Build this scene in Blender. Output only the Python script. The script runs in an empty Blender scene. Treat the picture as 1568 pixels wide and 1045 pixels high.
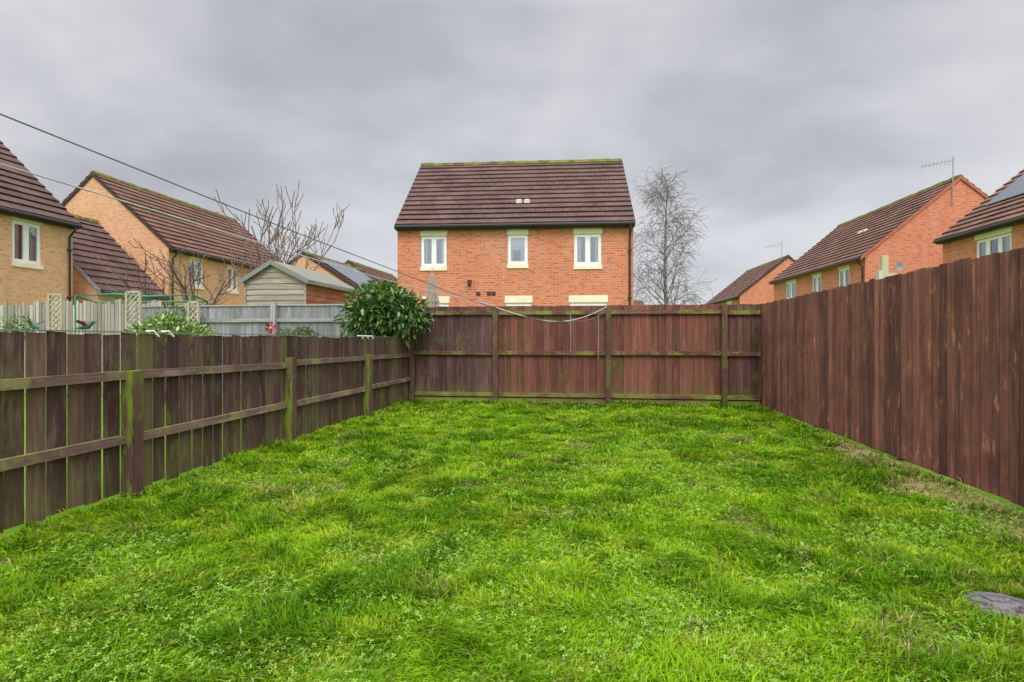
import bpy, math, random
import numpy as np
from mathutils import Vector, Matrix
random.seed(11)
rng = np.random.default_rng(11)
sc = bpy.context.scene
R = math.radians
YA = 8.1  # yard axis tilt

# ---------------------------------------------------------------- mesh helper
class MB:
    def __init__(s):
        s.v=[]; s.f=[]; s.m=[]; s.c=[]
    def face(s,pts,mat=0,col=(1,1,1)):
        n=len(s.v); s.v.extend([tuple(p) for p in pts]); s.f.append(tuple(range(n,n+len(pts))))
        s.m.append(mat); s.c.extend([col]*len(pts))
    def box(s,x0,x1,y0,y1,z0,z1,mat=0,col=(1,1,1),dz=0.0):
        P=[(x0,y0,z0),(x1,y0,z0),(x1,y1,z0),(x0,y1,z0),(x0,y0,z1),(x1,y0,z1+dz),(x1,y1,z1+dz),(x0,y1,z1)]
        s.hexa(P,mat,col)
    def hexa(s,P,mat=0,col=(1,1,1)):
        n=len(s.v); s.v.extend(P); s.c.extend([col]*8)
        for q in ((0,3,2,1),(4,5,6,7),(0,1,5,4),(1,2,6,5),(2,3,7,6),(3,0,4,7)):
            s.f.append(tuple(n+i for i in q)); s.m.append(mat)
    def beam(s,a,b,w,h,mat=0,col=(1,1,1)):
        a=Vector(a); b=Vector(b); d=(b-a).normalized()
        up=Vector((0,0,1)) if abs(d.z)<0.95 else Vector((1,0,0))
        r=d.cross(up).normalized()*w/2; u=r.cross(d).normalized()*h/2
        P=[a-r-u,a+r-u,b+r-u,b-r-u,a-r+u,a+r+u,b+r+u,b-r+u]
        s.hexa([tuple(p) for p in P],mat,col)
    def tube(s,pts,rad,sides=6,mat=0,col=(1,1,1),cap=True):
        pts=[Vector(p) for p in pts]; n0=len(s.v); n=len(pts)
        ref=Vector((0.31,0.17,0.93))
        for i,p in enumerate(pts):
            d=(pts[min(i+1,n-1)]-pts[max(i-1,0)])
            d=d.normalized() if d.length>1e-9 else Vector((0,0,1))
            a=d.cross(ref)
            if a.length<0.15: a=d.cross(Vector((1,0,0)))
            a.normalize(); b=d.cross(a)
            r=rad[i] if hasattr(rad,'__len__') else rad
            for k in range(sides):
                t=2*math.pi*k/sides
                s.v.append(tuple(p+a*math.cos(t)*r+b*math.sin(t)*r)); s.c.append(col)
        for i in range(n-1):
            for k in range(sides):
                k2=(k+1)%sides
                s.f.append((n0+i*sides+k,n0+i*sides+k2,n0+(i+1)*sides+k2,n0+(i+1)*sides+k)); s.m.append(mat)
        if cap:
            s.f.append(tuple(n0+k for k in range(sides))[::-1]); s.m.append(mat)
            s.f.append(tuple(n0+(n-1)*sides+k for k in range(sides))); s.m.append(mat)
    def obj(s,name,mats,parent=None,loc=(0,0,0),rot=0.0,smooth=False):
        if not s.v: return None
        me=bpy.data.meshes.new(name); me.from_pydata(s.v,[],s.f)
        for m in mats: me.materials.append(m)
        me.polygons.foreach_set('material_index',s.m)
        ca=me.color_attributes.new('Col','FLOAT_COLOR','POINT')
        arr=np.ones((len(s.v),4),dtype=np.float32); arr[:,:3]=np.array(s.c,dtype=np.float32)
        ca.data.foreach_set('color',arr.ravel())
        if smooth: me.polygons.foreach_set('use_smooth',[True]*len(s.f))
        me.update()
        o=bpy.data.objects.new(name,me); sc.collection.objects.link(o)
        o.location=loc; o.rotation_euler=(0,0,rot)
        if parent: o.parent=parent
        return o

def empty(name,loc,rot):
    e=bpy.data.objects.new(name,None); sc.collection.objects.link(e)
    e.location=loc; e.rotation_euler=(0,0,rot); e.empty_display_size=0.3
    return e

# ---------------------------------------------------------------- materials
class NT:
    def __init__(s,name):
        s.mat=bpy.data.materials.new(name); s.mat.use_nodes=True
        s.t=s.mat.node_tree; s.t.nodes.clear()
        s.out=s.n('ShaderNodeOutputMaterial')
    def n(s,typ): return s.t.nodes.new(typ)
    def l(s,a,b): s.t.links.new(a,b)
    def noise(s,vec,scale,detail=4,rough=0.55,dist=0.0):
        nd=s.n('ShaderNodeTexNoise'); nd.inputs['Scale'].default_value=scale
        nd.inputs['Detail'].default_value=detail; nd.inputs['Roughness'].default_value=rough
        nd.inputs['Distortion'].default_value=dist
        if vec is not None: s.l(vec,nd.inputs['Vector'])
        return nd.outputs['Fac']
    def mapv(s,vec,scale=(1,1,1),loc=(0,0,0)):
        nd=s.n('ShaderNodeMapping'); nd.inputs['Scale'].default_value=scale; nd.inputs['Location'].default_value=loc
        s.l(vec,nd.inputs['Vector']); return nd.outputs[0]
    def mr(s,val,a,b,c=0.0,d=1.0,smooth=False):
        nd=s.n('ShaderNodeMapRange'); s.l(val,nd.inputs['Value'])
        if smooth: nd.interpolation_type='SMOOTHSTEP'
        for k,x in zip(('From Min','From Max','To Min','To Max'),(a,b,c,d)): nd.inputs[k].default_value=x
        return nd.outputs[0]
    def mix(s,fac,a,b,mode='MIX'):
        nd=s.n('ShaderNodeMix'); nd.data_type='RGBA'; nd.blend_type=mode
        for sock,x in ((nd.inputs[0],fac),(nd.inputs[6],a),(nd.inputs[7],b)):
            if isinstance(x,(int,float)): sock.default_value=x
            elif isinstance(x,tuple): sock.default_value=(x[0],x[1],x[2],1)
            else: s.l(x,sock)
        return nd.outputs[2]
    def math(s,op,a,b=None,c=None):
        nd=s.n('ShaderNodeMath'); nd.operation=op
        for i,x in enumerate((a,b,c)):
            if x is None: continue
            if isinstance(x,(int,float)): nd.inputs[i].default_value=x
            else: s.l(x,nd.inputs[i])
        return nd.outputs[0]
    def bsdf(s,col,rough=0.8,spec=0.3,bump=None,bstr=0.3,bdist=0.01,metal=0.0):
        p=s.n('ShaderNodeBsdfPrincipled')
        if isinstance(col,tuple): p.inputs['Base Color'].default_value=(col[0],col[1],col[2],1)
        else: s.l(col,p.inputs['Base Color'])
        if isinstance(rough,(int,float)): p.inputs['Roughness'].default_value=rough
        else: s.l(rough,p.inputs['Roughness'])
        p.inputs['Specular IOR Level'].default_value=spec; p.inputs['Metallic'].default_value=metal
        if bump is not None:
            b=s.n('ShaderNodeBump'); b.inputs['Strength'].default_value=bstr; b.inputs['Distance'].default_value=bdist
            s.l(bump,b.inputs['Height']); s.l(b.outputs[0],p.inputs['Normal'])
        s.l(p.outputs[0],s.out.inputs[0]); return p

def simple(name,col,rough=0.6,spec=0.3,var=0.15,scale=6,metal=0.0):
    t=NT(name); tc=t.n('ShaderNodeTexCoord').outputs['Object']
    nz=t.noise(tc,scale,3)
    c=t.mix(t.mr(nz,0.3,0.7),tuple(x*(1-var) for x in col),tuple(min(1,x*(1+var)) for x in col))
    t.bsdf(c,rough,spec,None,metal=metal); return t.mat

def brick(name,c1,c2,c3,mortar):
    t=NT(name); tc=t.n('ShaderNodeTexCoord').outputs['Object']
    s=t.n('ShaderNodeSeparateXYZ'); t.l(tc,s.inputs[0])
    h=t.math('ADD',s.outputs[0],s.outputs[1])
    cb=t.n('ShaderNodeCombineXYZ'); t.l(h,cb.inputs[0]); t.l(s.outputs[2],cb.inputs[1])
    b=t.n('ShaderNodeTexBrick'); t.l(cb.outputs[0],b.inputs['Vector'])
    b.inputs['Scale'].default_value=1.0; b.inputs['Brick Width'].default_value=0.225; b.inputs['Row Height'].default_value=0.075
    b.inputs['Mortar Size'].default_value=0.008; b.inputs['Mortar Smooth'].default_value=0.2; b.inputs['Bias'].default_value=-0.1
    b.inputs['Color1'].default_value=(*c1,1); b.inputs['Color2'].default_value=(*c2,1); b.inputs['Mortar'].default_value=(*mortar,1)
    n1=t.noise(tc,1.1,3); n2=t.noise(t.mapv(cb.outputs[0],(4.44,13.33,1)),1.0,1)
    col=t.mix(t.mr(n2,0.52,0.62,0,0.8),b.outputs['Color'],c3)
    col=t.mix(b.outputs['Fac'],col,mortar)
    col=t.mix(t.mr(n1,0.35,0.7,0,0.3),col,tuple(x*0.62 for x in c1))
    st=t.noise(t.mapv(cb.outputs[0],(3,0.35,1)),1.0,3)
    col=t.mix(t.mr(st,0.5,0.75,0,0.22),col,(0.5,0.42,0.36))
    t.bsdf(col,0.9,0.15,t.math('SUBTRACT',1.0,b.outputs['Fac']),0.5,0.006)
    return t.mat
brick_red=brick('brick_red',(0.74,0.235,0.115),(0.64,0.19,0.09),(0.38,0.115,0.07),(0.54,0.38,0.28))
brick_buff=brick('brick_buff',(0.82,0.455,0.245),(0.74,0.38,0.19),(0.54,0.27,0.14),(0.62,0.49,0.36))

def roofmat(name,ca,cb_,moss=0.35,gauge=0.26):
    t=NT(name); tc=t.n('ShaderNodeTexCoord').outputs['Object']
    b=t.n('ShaderNodeTexBrick'); t.l(tc,b.inputs['Vector'])
    b.inputs['Scale'].default_value=1.0; b.inputs['Brick Width'].default_value=0.3; b.inputs['Row Height'].default_value=gauge
    b.inputs['Mortar Size'].default_value=0.008; b.inputs['Color1'].default_value=(*ca,1); b.inputs['Color2'].default_value=(*cb_,1)
    b.inputs['Mortar'].default_value=(0.02,0.013,0.012,1)
    n1=t.noise(tc,0.8,3,0.65); n2=t.noise(tc,7,3,0.7)
    col=t.mix(t.mr(n1,0.35,0.7,0,0.6),b.outputs['Color'],tuple(x*1.4+0.02 for x in ca))
    col=t.mix(t.mr(n2,0.54,0.72,0,moss),col,(0.17,0.16,0.11))
    at=t.n('ShaderNodeAttribute'); at.attribute_name='Col'
    col=t.mix(1.0,col,at.outputs['Color'],'MULTIPLY')
    t.bsdf(col,0.85,0.2,t.math('SUBTRACT',n2,b.outputs['Fac']),0.5,0.01)
    return t.mat
roof_brown=roofmat('roof_tiles_brown',(0.125,0.066,0.055),(0.088,0.05,0.043),.45)
roof_red=roofmat('roof_tiles_redbrown',(0.18,0.09,0.065),(0.135,0.070,0.054),.45)

def mossy(name,base,moss,scale=3,thr=0.45):
    t=NT(name); tc=t.n('ShaderNodeTexCoord').outputs['Object']
    n=t.noise(tc,scale,4,0.7)
    c=t.mix(t.mr(n,thr,thr+0.15),base,moss); t.bsdf(c,0.95,0.1,n,0.5,0.02); return t.mat
ridge_moss=mossy('ridge_tiles_mossy',(0.11,0.07,0.045),(0.18,0.2,0.03),4,0.4)

upvc=simple('upvc_white',(0.88,0.88,0.88),0.35,0.4,0.03)
cream=simple('cream_stone',(0.84,0.74,0.58),0.85,0.2,0.08,3)
black_plastic=simple('black_plastic',(0.03,0.03,0.033),0.4,0.4,0.2)
dark_fascia=simple('dark_fascia',(0.06,0.035,0.03),0.6,0.3,0.2)
lead=simple('lead_flashing',(0.34,0.36,0.39),0.55,0.4,0.15)
curtain=simple('curtain',(0.70,0.77,0.88),0.9,0.1,0.1,12)
room=simple('room_dark',(0.08,0.085,0.10),0.9,0.1,0.4,2)
terracotta=simple('vent_pale',(0.65,0.57,0.5),0.8,0.2,0.1)
metal_grey=simple('aluminium',(0.35,0.35,0.36),0.4,0.5,0.1,5,0.7)
def glassmat():
    t=NT('window_glass'); g=t.n('ShaderNodeBsdfGlossy'); g.inputs['Roughness'].default_value=0.03
    g.inputs['Color'].default_value=(0.85,0.9,0.95,1)
    tr=t.n('ShaderNodeBsdfTransparent'); tr.inputs['Color'].default_value=(0.85,0.9,0.92,1)
    f=t.n('ShaderNodeFresnel'); f.inputs['IOR'].default_value=1.6
    fac=t.math('ADD',f.outputs[0],0.2)
    m=t.n('ShaderNodeMixShader'); t.l(fac,m.inputs[0]); t.l(tr.outputs[0],m.inputs[1]); t.l(g.outputs[0],m.inputs[2])
    t.l(m.outputs[0],t.out.inputs[0]); return t.mat
glass=glassmat()
def solarmat():
    t=NT('solar_panel'); tc=t.n('ShaderNodeTexCoord').outputs['Object']
    b=t.n('ShaderNodeTexBrick'); t.l(tc,b.inputs['Vector']); b.offset=0.0
    b.inputs['Scale'].default_value=1; b.inputs['Brick Width'].default_value=0.16; b.inputs['Row Height'].default_value=0.13
    b.inputs['Mortar Size'].default_value=0.006
    b.inputs['Color1'].default_value=(0.05,0.07,0.11,1); b.inputs['Color2'].default_value=(0.06,0.08,0.12,1); b.inputs['Mortar'].default_value=(0.22,0.24,0.27,1)
    t.bsdf(b.outputs['Color'],0.15,1.0); return t.mat
solar=solarmat()

def wood(name,horizontal=False,moss=0.5,wear=0.4,wearcol=(0.32,0.22,0.17),mosscol=(0.14,0.19,0.03),upmoss=0.8,basemoss=0.0,sidemoss=0.0,dirt=0.0,mthr=0.52,streak=.62,bs=.35,wthr=.48,wcol2=None):
    t=NT(name); tc=t.n('ShaderNodeTexCoord').outputs['Object']
    at=t.n('ShaderNodeAttribute'); at.attribute_name='Col'
    g=t.noise(t.mapv(tc,(1.6,40,40) if horizontal else (30,30,1.3)),1.0,4,0.65,0.3)
    n1=t.noise(t.mapv(tc,(1.5,3,5) if horizontal else (9,3,1.6)),1.0,4,0.7)
    n2=t.noise(tc,2.2,4,0.75)
    col=t.mix(t.mr(g,0.38,0.66,0.0,1.0),at.outputs['Color'],t.mix(1.0,at.outputs['Color'],(streak,streak*.96,streak*.96),'MULTIPLY'))
    wf=t.math('MULTIPLY',t.mr(n1,wthr,wthr+.18,0,1),t.mr(g,0.6,0.42,0.15,1))
    col=t.mix(t.math('MULTIPLY',wf,wear),col,wearcol)
    if dirt>0: col=t.mix(t.mr(n2,0.5,0.68,0,dirt),col,(0.035,0.022,0.018))
    if wcol2:
        n4=t.noise(t.mapv(tc,(16,5,4)),1.0,3,.6)
        col=t.mix(t.math('MULTIPLY',t.mr(n4,.57,.67,0,1),t.mr(n2,.53,.40,0.1,.8)),col,wcol2)
    mf=t.mr(t.math('MULTIPLY',n2,t.mr(g,0.3,0.7,0.85,1.15)),mthr,mthr+.14,0,moss)
    col=t.mix(mf,col,mosscol)
    ge=t.n('ShaderNodeNewGeometry'); sp=t.n('ShaderNodeSeparateXYZ'); t.l(ge.outputs['Normal'],sp.inputs[0])
    uf=t.math('MULTIPLY',t.mr(sp.outputs[2],0.5,0.9),t.mr(n2,0.35,0.55,0.2,upmoss))
    col=t.mix(uf,col,tuple(x*1.3 for x in mosscol))
    if sidemoss>0:
        n3=t.noise(t.mapv(tc,(18,18,3)),1.0,4,.7)
        sf=t.math('MULTIPLY',t.mr(sp.outputs[1],-0.5,-0.8,0,1),t.mr(n3,0.44,0.60,0.0,sidemoss)); col=t.mix(sf,col,mosscol)
    if basemoss>0:
        so=t.n('ShaderNodeSeparateXYZ'); t.l(tc,so.inputs[0])
        zf=t.math('MULTIPLY',t.mr(so.outputs[2],0.4,0.0,0,1),t.mr(n1,0.35,0.6,0,basemoss))
        col=t.mix(zf,col,mosscol)
    t.bsdf(col,0.82,0.25,g,bs,0.006); return t.mat
w_board=wood('stained_board',moss=0.4,wear=0.4,wearcol=(0.34,0.2,0.15),basemoss=0.6,dirt=.3,mthr=.54)
w_left=wood('stained_board_mossy',moss=0.5,wear=0.65,wearcol=(0.31,0.23,0.15),mosscol=(0.17,0.18,0.04),basemoss=0.5,dirt=.15,mthr=.535,wthr=.5)
w_right=wood('stained_board_red',moss=0.0,wear=0.55,wearcol=(0.44,0.22,0.14),upmoss=0.3,basemoss=0.0,dirt=.45,streak=.66,wcol2=(0.58,0.27,0.16))
w_rail=wood('stained_rail',True,moss=0.75,wear=0.5,basemoss=0.9,mosscol=(0.24,0.28,0.04),wearcol=(0.38,0.28,0.2),mthr=.49)
w_raill=wood('stained_rail_pale',True,moss=0.6,wear=0.65,basemoss=0.2,mosscol=(0.27,0.28,0.08),wearcol=(0.42,0.33,0.26),mthr=.51)
w_post=wood('post_wood',moss=0.45,wear=0.4,mosscol=(0.15,0.2,0.03),mthr=.5)
w_postl=wood('post_wood_algae',moss=0.5,wear=0.3,mosscol=(0.17,0.26,0.012),sidemoss=.9,mthr=.5)
w_grey=wood('weathered_board',moss=0.2,wear=0.4,wearcol=(0.6,0.58,0.54),mosscol=(0.2,0.22,0.1),upmoss=0.4)
w_greyh=wood('weathered_board_h',True,moss=0.25,wear=0.35,wearcol=(0.6,0.55,0.46),mosscol=(0.2,0.22,0.12),upmoss=0.4)

def attrmat(name,rough=0.7,transl=0.0,spec=0.2):
    t=NT(name); at=t.n('ShaderNodeAttribute'); at.attribute_name='Col'
    p=t.bsdf(at.outputs['Color'],rough,spec)
    if transl>0:
        tr=t.n('ShaderNodeBsdfTranslucent'); t.l(at.outputs['Color'],tr.inputs['Color'])
        m=t.n('ShaderNodeMixShader'); m.inputs[0].default_value=transl
        t.l(p.outputs[0],m.inputs[1]); t.l(tr.outputs[0],m.inputs[2]); t.l(m.outputs[0],t.out.inputs[0])
    return t.mat
def grassmat():
    t=NT('grass_blades'); at=t.n('ShaderNodeAttribute'); at.attribute_name='Col'
    d=t.n('ShaderNodeBsdfDiffuse'); t.l(at.outputs['Color'],d.inputs['Color'])
    tr=t.n('ShaderNodeBsdfTranslucent'); t.l(at.outputs['Color'],tr.inputs['Color'])
    m=t.n('ShaderNodeMixShader'); m.inputs[0].default_value=.35
    t.l(d.outputs[0],m.inputs[1]); t.l(tr.outputs[0],m.inputs[2])
    t.l(m.outputs[0],t.out.inputs[0])
    return t.mat
grass_mat=grassmat()
leaf_mat=attrmat('leaf',0.4,0.15,0.5)
paint=attrmat('painted',0.5,0,0.4)
def barkmat(name,a,b):
    t=NT(name); tc=t.n('ShaderNodeTexCoord').outputs['Object']
    n=t.noise(t.mapv(tc,(6,6,14)),1,3,0.7); c=t.mix(t.mr(n,0.4,0.6),a,b); t.bsdf(c,0.9,0.1); return t.mat
bark=barkmat('bark_brown',(0.13,0.085,0.075),(0.22,0.16,0.135))
birch=barkmat('bark_birch',(0.12,0.10,0.095),(0.30,0.27,0.255))

# ---------------------------------------------------------------- ground
def vn(x,y,scale,seed):
    r=np.random.default_rng(seed); L=r.random((257,257))
    X=x*scale+1000; Y=y*scale+1000
    xi=np.floor(X).astype(int); yi=np.floor(Y).astype(int); fx=X-xi; fy=Y-yi
    fx=fx*fx*(3-2*fx); fy=fy*fy*(3-2*fy); xi%=256; yi%=256
    return (L[xi,yi]*(1-fx)*(1-fy)+L[xi+1,yi]*fx*(1-fy)+L[xi,yi+1]*(1-fx)*fy+L[xi+1,yi+1]*fx*fy)
def groundmat():
    t=NT('lawn_soil'); tc=t.n('ShaderNodeTexCoord').outputs['Object']
    n1=t.noise(tc,0.9,3,0.6); n2=t.noise(tc,14,3,0.7)
    c=t.mix(t.mr(n1,0.35,0.65),(0.10,0.22,0.012),(0.17,0.33,0.02))
    c=t.mix(t.mr(n2,0.5,0.72,0,0.6),c,(0.08,0.11,0.02))
    t.bsdf(c,0.95,0.1,None); return t.mat
gm=MB(); gm.face([(-500,-500,0),(500,-500,0),(500,500,0),(-500,500,0)]); gm.obj('ground',[groundmat()])

# yard frame
O=np.array([-1.92,10.7]); U=np.array([math.cos(R(YA)),-math.sin(R(YA))]); T=np.array([-math.sin(R(YA)),-math.cos(R(YA))])
YW=6.28
def wornf(u,t,x,y):
    e=YW-u
    n=vn(x,y,1.6,5)*.6+vn(x,y,5,6)*.4
    wid=0.06+0.85*np.clip((t-3.2)/1.4,0,1)*np.clip((8.8-t)/1.8,0,1)*n
    return np.clip((wid-e)/0.2+.25,0,1)

def soil():
    mb=MB(); r=random.Random(4); N=90
    def P(u,t): p=O+U*u+T*t; return (p[0],p[1],0.004)
    prev=None
    for i in range(N+1):
        t=0.1+9.9*i/N
        us=np.linspace(YW-0.9,YW,30); pp=O+np.outer(us,U)+t*T
        w=wornf(us,np.full(30,t),pp[:,0],pp[:,1]); k=np.argmax(w>0.4) if (w>0.4).any() else 29
        u=us[k]+r.uniform(-.02,.02)
        if prev: mb.face([P(prev[0],prev[1]),P(u,t),P(YW,t),P(YW,prev[1])])
        prev=(u,t)
    t=NT('dry_soil'); tc=t.n('ShaderNodeTexCoord').outputs['Object']; n=t.noise(tc,22,4,.75); n2=t.noise(tc,4,3)
    c=t.mix(t.mr(n,.4,.62),(0.18,0.14,0.06),(0.50,0.41,0.20)); c=t.mix(t.mr(n2,.45,.6,0,.6),c,(0.16,0.26,0.03))
    t.bsdf(c,.95,.1,None)
    mb.obj('bare_soil',[t.mat])
soil()

def grass():
    N=1250000
    u=rng.uniform(0.03,YW-0.02,N); t=rng.uniform(0.03,9.7,N)
    P=O+np.outer(u,U)+np.outer(t,T); x=P[:,0]; y=P[:,1]
    acc=np.clip((2.5/np.maximum(y,0.5))**1.25,0.17,1)
    worn=wornf(u,t,x,y)
    bare=np.clip((vn(x,y,3.1,61)*.6+vn(x,y,8,62)*.4-0.76)/.05,0,1)
    keep=(rng.random(N)<acc*(1-0.6*worn)*(1-.6*bare))&(np.abs(x)<y*0.97+0.45)&(y>1.4)&(((x-2.10)**2+(y-2.42)**2)>0.15**2)
    tuft=vn(x,y,3.0,1)*0.45+vn(x,y,9.0,2)*0.55
    keep&=rng.random(N)<(0.5+0.6*tuft)
    u,t,x,y,tuft,worn,bare=[a[keep] for a in (u,t,x,y,tuft,worn,bare)]
    n=len(x)
    edge=np.exp(-u/0.14)+0.5*np.exp(-(YW-u)/0.1)+np.exp(-t/0.15)
    clump=np.clip((vn(x,y,2.2,77)*.45+vn(x,y,7,78)*.55-0.56)/.13,0,1)
    ln=(0.020+0.05*tuft**1.5+.032*clump)*rng.uniform(0.55,1.45,n)*(1+0.9*edge)*(1-0.3*worn)*(1-.4*bare)
    big=rng.random(n)<0.025; ln[big]*=1.7
    az=rng.uniform(0,2*np.pi,n)*.7+5*vn(x,y,3.5,9); lean=rng.uniform(0.15,1.25,n)
    w=(0.0024+0.0008*np.clip(y-2,0,8))*rng.uniform(0.7,1.5,n)
    dx=np.cos(az)*np.sin(lean); dy=np.sin(az)*np.sin(lean); dz=np.cos(lean)
    px=-np.sin(az+rng.uniform(-.8,.8,n)); py=np.cos(az)
    V=np.zeros((n,5,3),dtype=np.float32)
    base=np.stack([x,y,np.full(n,-0.003)],1); pw=np.stack([px*w,py*w,np.zeros(n)],1)
    D=np.stack([dx,dy,dz],1)
    mid=base+D*(ln*0.5)[:,None]+np.array([0,0,0.15])*ln[:,None]
    tip=base+np.stack([dx*1.35,dy*1.35,dz*0.85],1)*ln[:,None]
    V[:,0]=base-pw; V[:,1]=base+pw; V[:,2]=mid-pw*0.85; V[:,3]=mid+pw*0.85; V[:,4]=tip
    F=np.array([[0,1,3],[0,3,2],[2,3,4]])
    idx=(np.arange(n)[:,None,None]*5+F[None]).reshape(-1,3)
    g1=vn(x,y,0.8,21)*0.35+vn(x,y,2.1,22)*0.35+vn(x,y,6,25)*.3; g2=vn(x,y,4.5,23)*0.5+vn(x,y,11,24)*0.5
    dark=np.array([0.090,0.225,0.010]); lit=np.array([0.30,0.51,0.018]); yel=np.array([0.52,0.58,0.05])
    k=np.clip((g1-0.34)/0.28,0,1)*0.75+rng.random(n)*0.25; k=np.clip(k*(1-.55*clump),0,1)
    C=dark*(1-k)[:,None]+lit*k[:,None]
    k2=np.clip((g2-0.50)/0.2,0,1)*0.8*rng.random(n)*(1-.6*clump)
    C=C*(1-k2)[:,None]+yel*k2[:,None]
    dead=rng.random(n)<(0.03+0.5*worn+0.5*bare+0.3*np.clip((vn(x,y,2.7,31)-0.78)/.1,0,1))
    C[dead]=np.array([0.50,0.41,0.18])*rng.uniform(0.6,1.2,(dead.sum(),1))
    C*=rng.uniform(0.75,1.25,(n,1))
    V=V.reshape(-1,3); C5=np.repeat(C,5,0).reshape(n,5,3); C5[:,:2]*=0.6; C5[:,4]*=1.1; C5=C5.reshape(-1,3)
    # clover / broad leaf patches
    M=100000
    u=rng.uniform(0.05,YW-0.05,M); t=rng.uniform(3,9.7,M); P=O+np.outer(u,U)+np.outer(t,T); x=P[:,0]; y=P[:,1]
    cp=vn(x,y,1.3,41)*0.5+vn(x,y,3.5,42)*0.5
    keep=(cp+rng.uniform(-.13,.13,M)>0.57)&(np.abs(x)<y*0.97+.45)&(y>1.4)&(((x-2.10)**2+(y-2.42)**2)>0.2**2)&(rng.random(M)<np.clip(3.0/np.maximum(y,.5),0,1))
    x=x[keep]; y=y[keep]; m=len(x)
    z=rng.uniform(0.012,0.045,m); r=rng.uniform(0.0035,0.0068,m); a0=rng.uniform(0,6.28,m)
    tx=rng.uniform(-.6,.6,m); ty=rng.uniform(-.6,.6,m)
    Vc=[]
    c=rng.uniform(0.6,1.4,(m,1))*np.array([0.29,0.47,0.08])
    for j in range(3):
        a=a0+j*2.094
        pts=[]
        for rr,da in ((0.05,0),(1.1,-0.55),(1.9,-0.3),(1.9,0.3),(1.1,0.55)):
            ox=np.cos(a+da)*rr*r; oy=np.sin(a+da)*rr*r
            pts.append(np.stack([x+ox,y+oy,z+ox*tx+oy*ty+rr*r*0.15],1))
        Vc.append(np.stack(pts,1))
    Vc=np.stack(Vc,1).reshape(-1,5,3); q=len(Vc)
    F2=np.array([[0,1,2],[0,2,3],[0,3,4]])
    idx2=(np.arange(q)[:,None,None]*5+F2[None]).reshape(-1,3)+len(V)
    Cc=np.repeat(c,15,0)
    V=np.concatenate([V,Vc.reshape(-1,3)]); idx=np.concatenate([idx,idx2]); Cs=np.concatenate([C5,Cc])
    me=bpy.data.meshes.new('grass'); me.vertices.add(len(V)); me.vertices.foreach_set('co',V.astype(np.float32).ravel())
    me.loops.add(len(idx)*3); me.loops.foreach_set('vertex_index',idx.astype(np.int32).ravel())
    me.polygons.add(len(idx)); me.polygons.foreach_set('loop_start',np.arange(0,len(idx)*3,3,dtype=np.int32))
    me.update(calc_edges=True)
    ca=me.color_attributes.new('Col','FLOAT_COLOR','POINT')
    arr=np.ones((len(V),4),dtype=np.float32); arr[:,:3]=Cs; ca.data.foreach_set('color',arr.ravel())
    me.materials.append(grass_mat)
    o=bpy.data.objects.new('grass',me); sc.collection.objects.link(o)
    print('blades',n,'clover',m)
grass()

# ---------------------------------------------------------------- fences
def jit(c,a=0.15):
    k=random.uniform(1-a,1+a); return tuple(x*k for x in c)
# back fence (rails face the garden)
def back_fence():
    mb=MB(); x=0.0; H=1.79
    while x<YW:
        w=0.118
        if x<1.64: c=(0.115,0.058,0.056)
        elif x<3.68: c=(0.19,0.068,0.052)
        elif x<5.66: c=(0.215,0.080,0.056)
        else: c=(0.13,0.060,0.050)
        c=jit(c,0.3)
        zt=H+random.uniform(-.006,.004)
        yb=random.uniform(0,0.003)
        mb.hexa([(x,0.000+yb,0.02),(x+w+0.01,0.018+yb,0.02),(x+w+0.01,0.028+yb,0.02),(x,0.024+yb,0.02),
                 (x,0.000+yb,zt),(x+w+0.01,0.018+yb,zt),(x+w+0.01,0.028+yb,zt),(x,0.024+yb,zt)],0,c)
        x+=w+0.002
    posts=[0.06,1.64,3.68,5.66]
    segs=[(0.1,1.59),(1.69,3.63),(3.73,5.61),(5.71,YW-0.02)]
    for a,b in segs:
        for z in (0.13,0.89,1.62):
            dz=random.uniform(-.015,.015)
            mb.box(a,b,-0.05,-0.002,z+dz,z+dz+0.07,1,jit((0.13,0.058,0.048),0.15))
        mb.box(a,b,-0.02,-0.002,0.0,0.11,1,jit((0.18,0.13,0.07)))
    for p in posts:
        mb.box(p-0.045,p+0.045,-0.095,-0.003,0,H-0.01 if p>0.1 else H+0.01,2,jit((0.12,0.055,0.045)))
    mb.obj('wooden_fence',[w_board,w_rail,w_post],loc=(O[0],O[1],0),rot=R(-YA))
back_fence()
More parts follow.
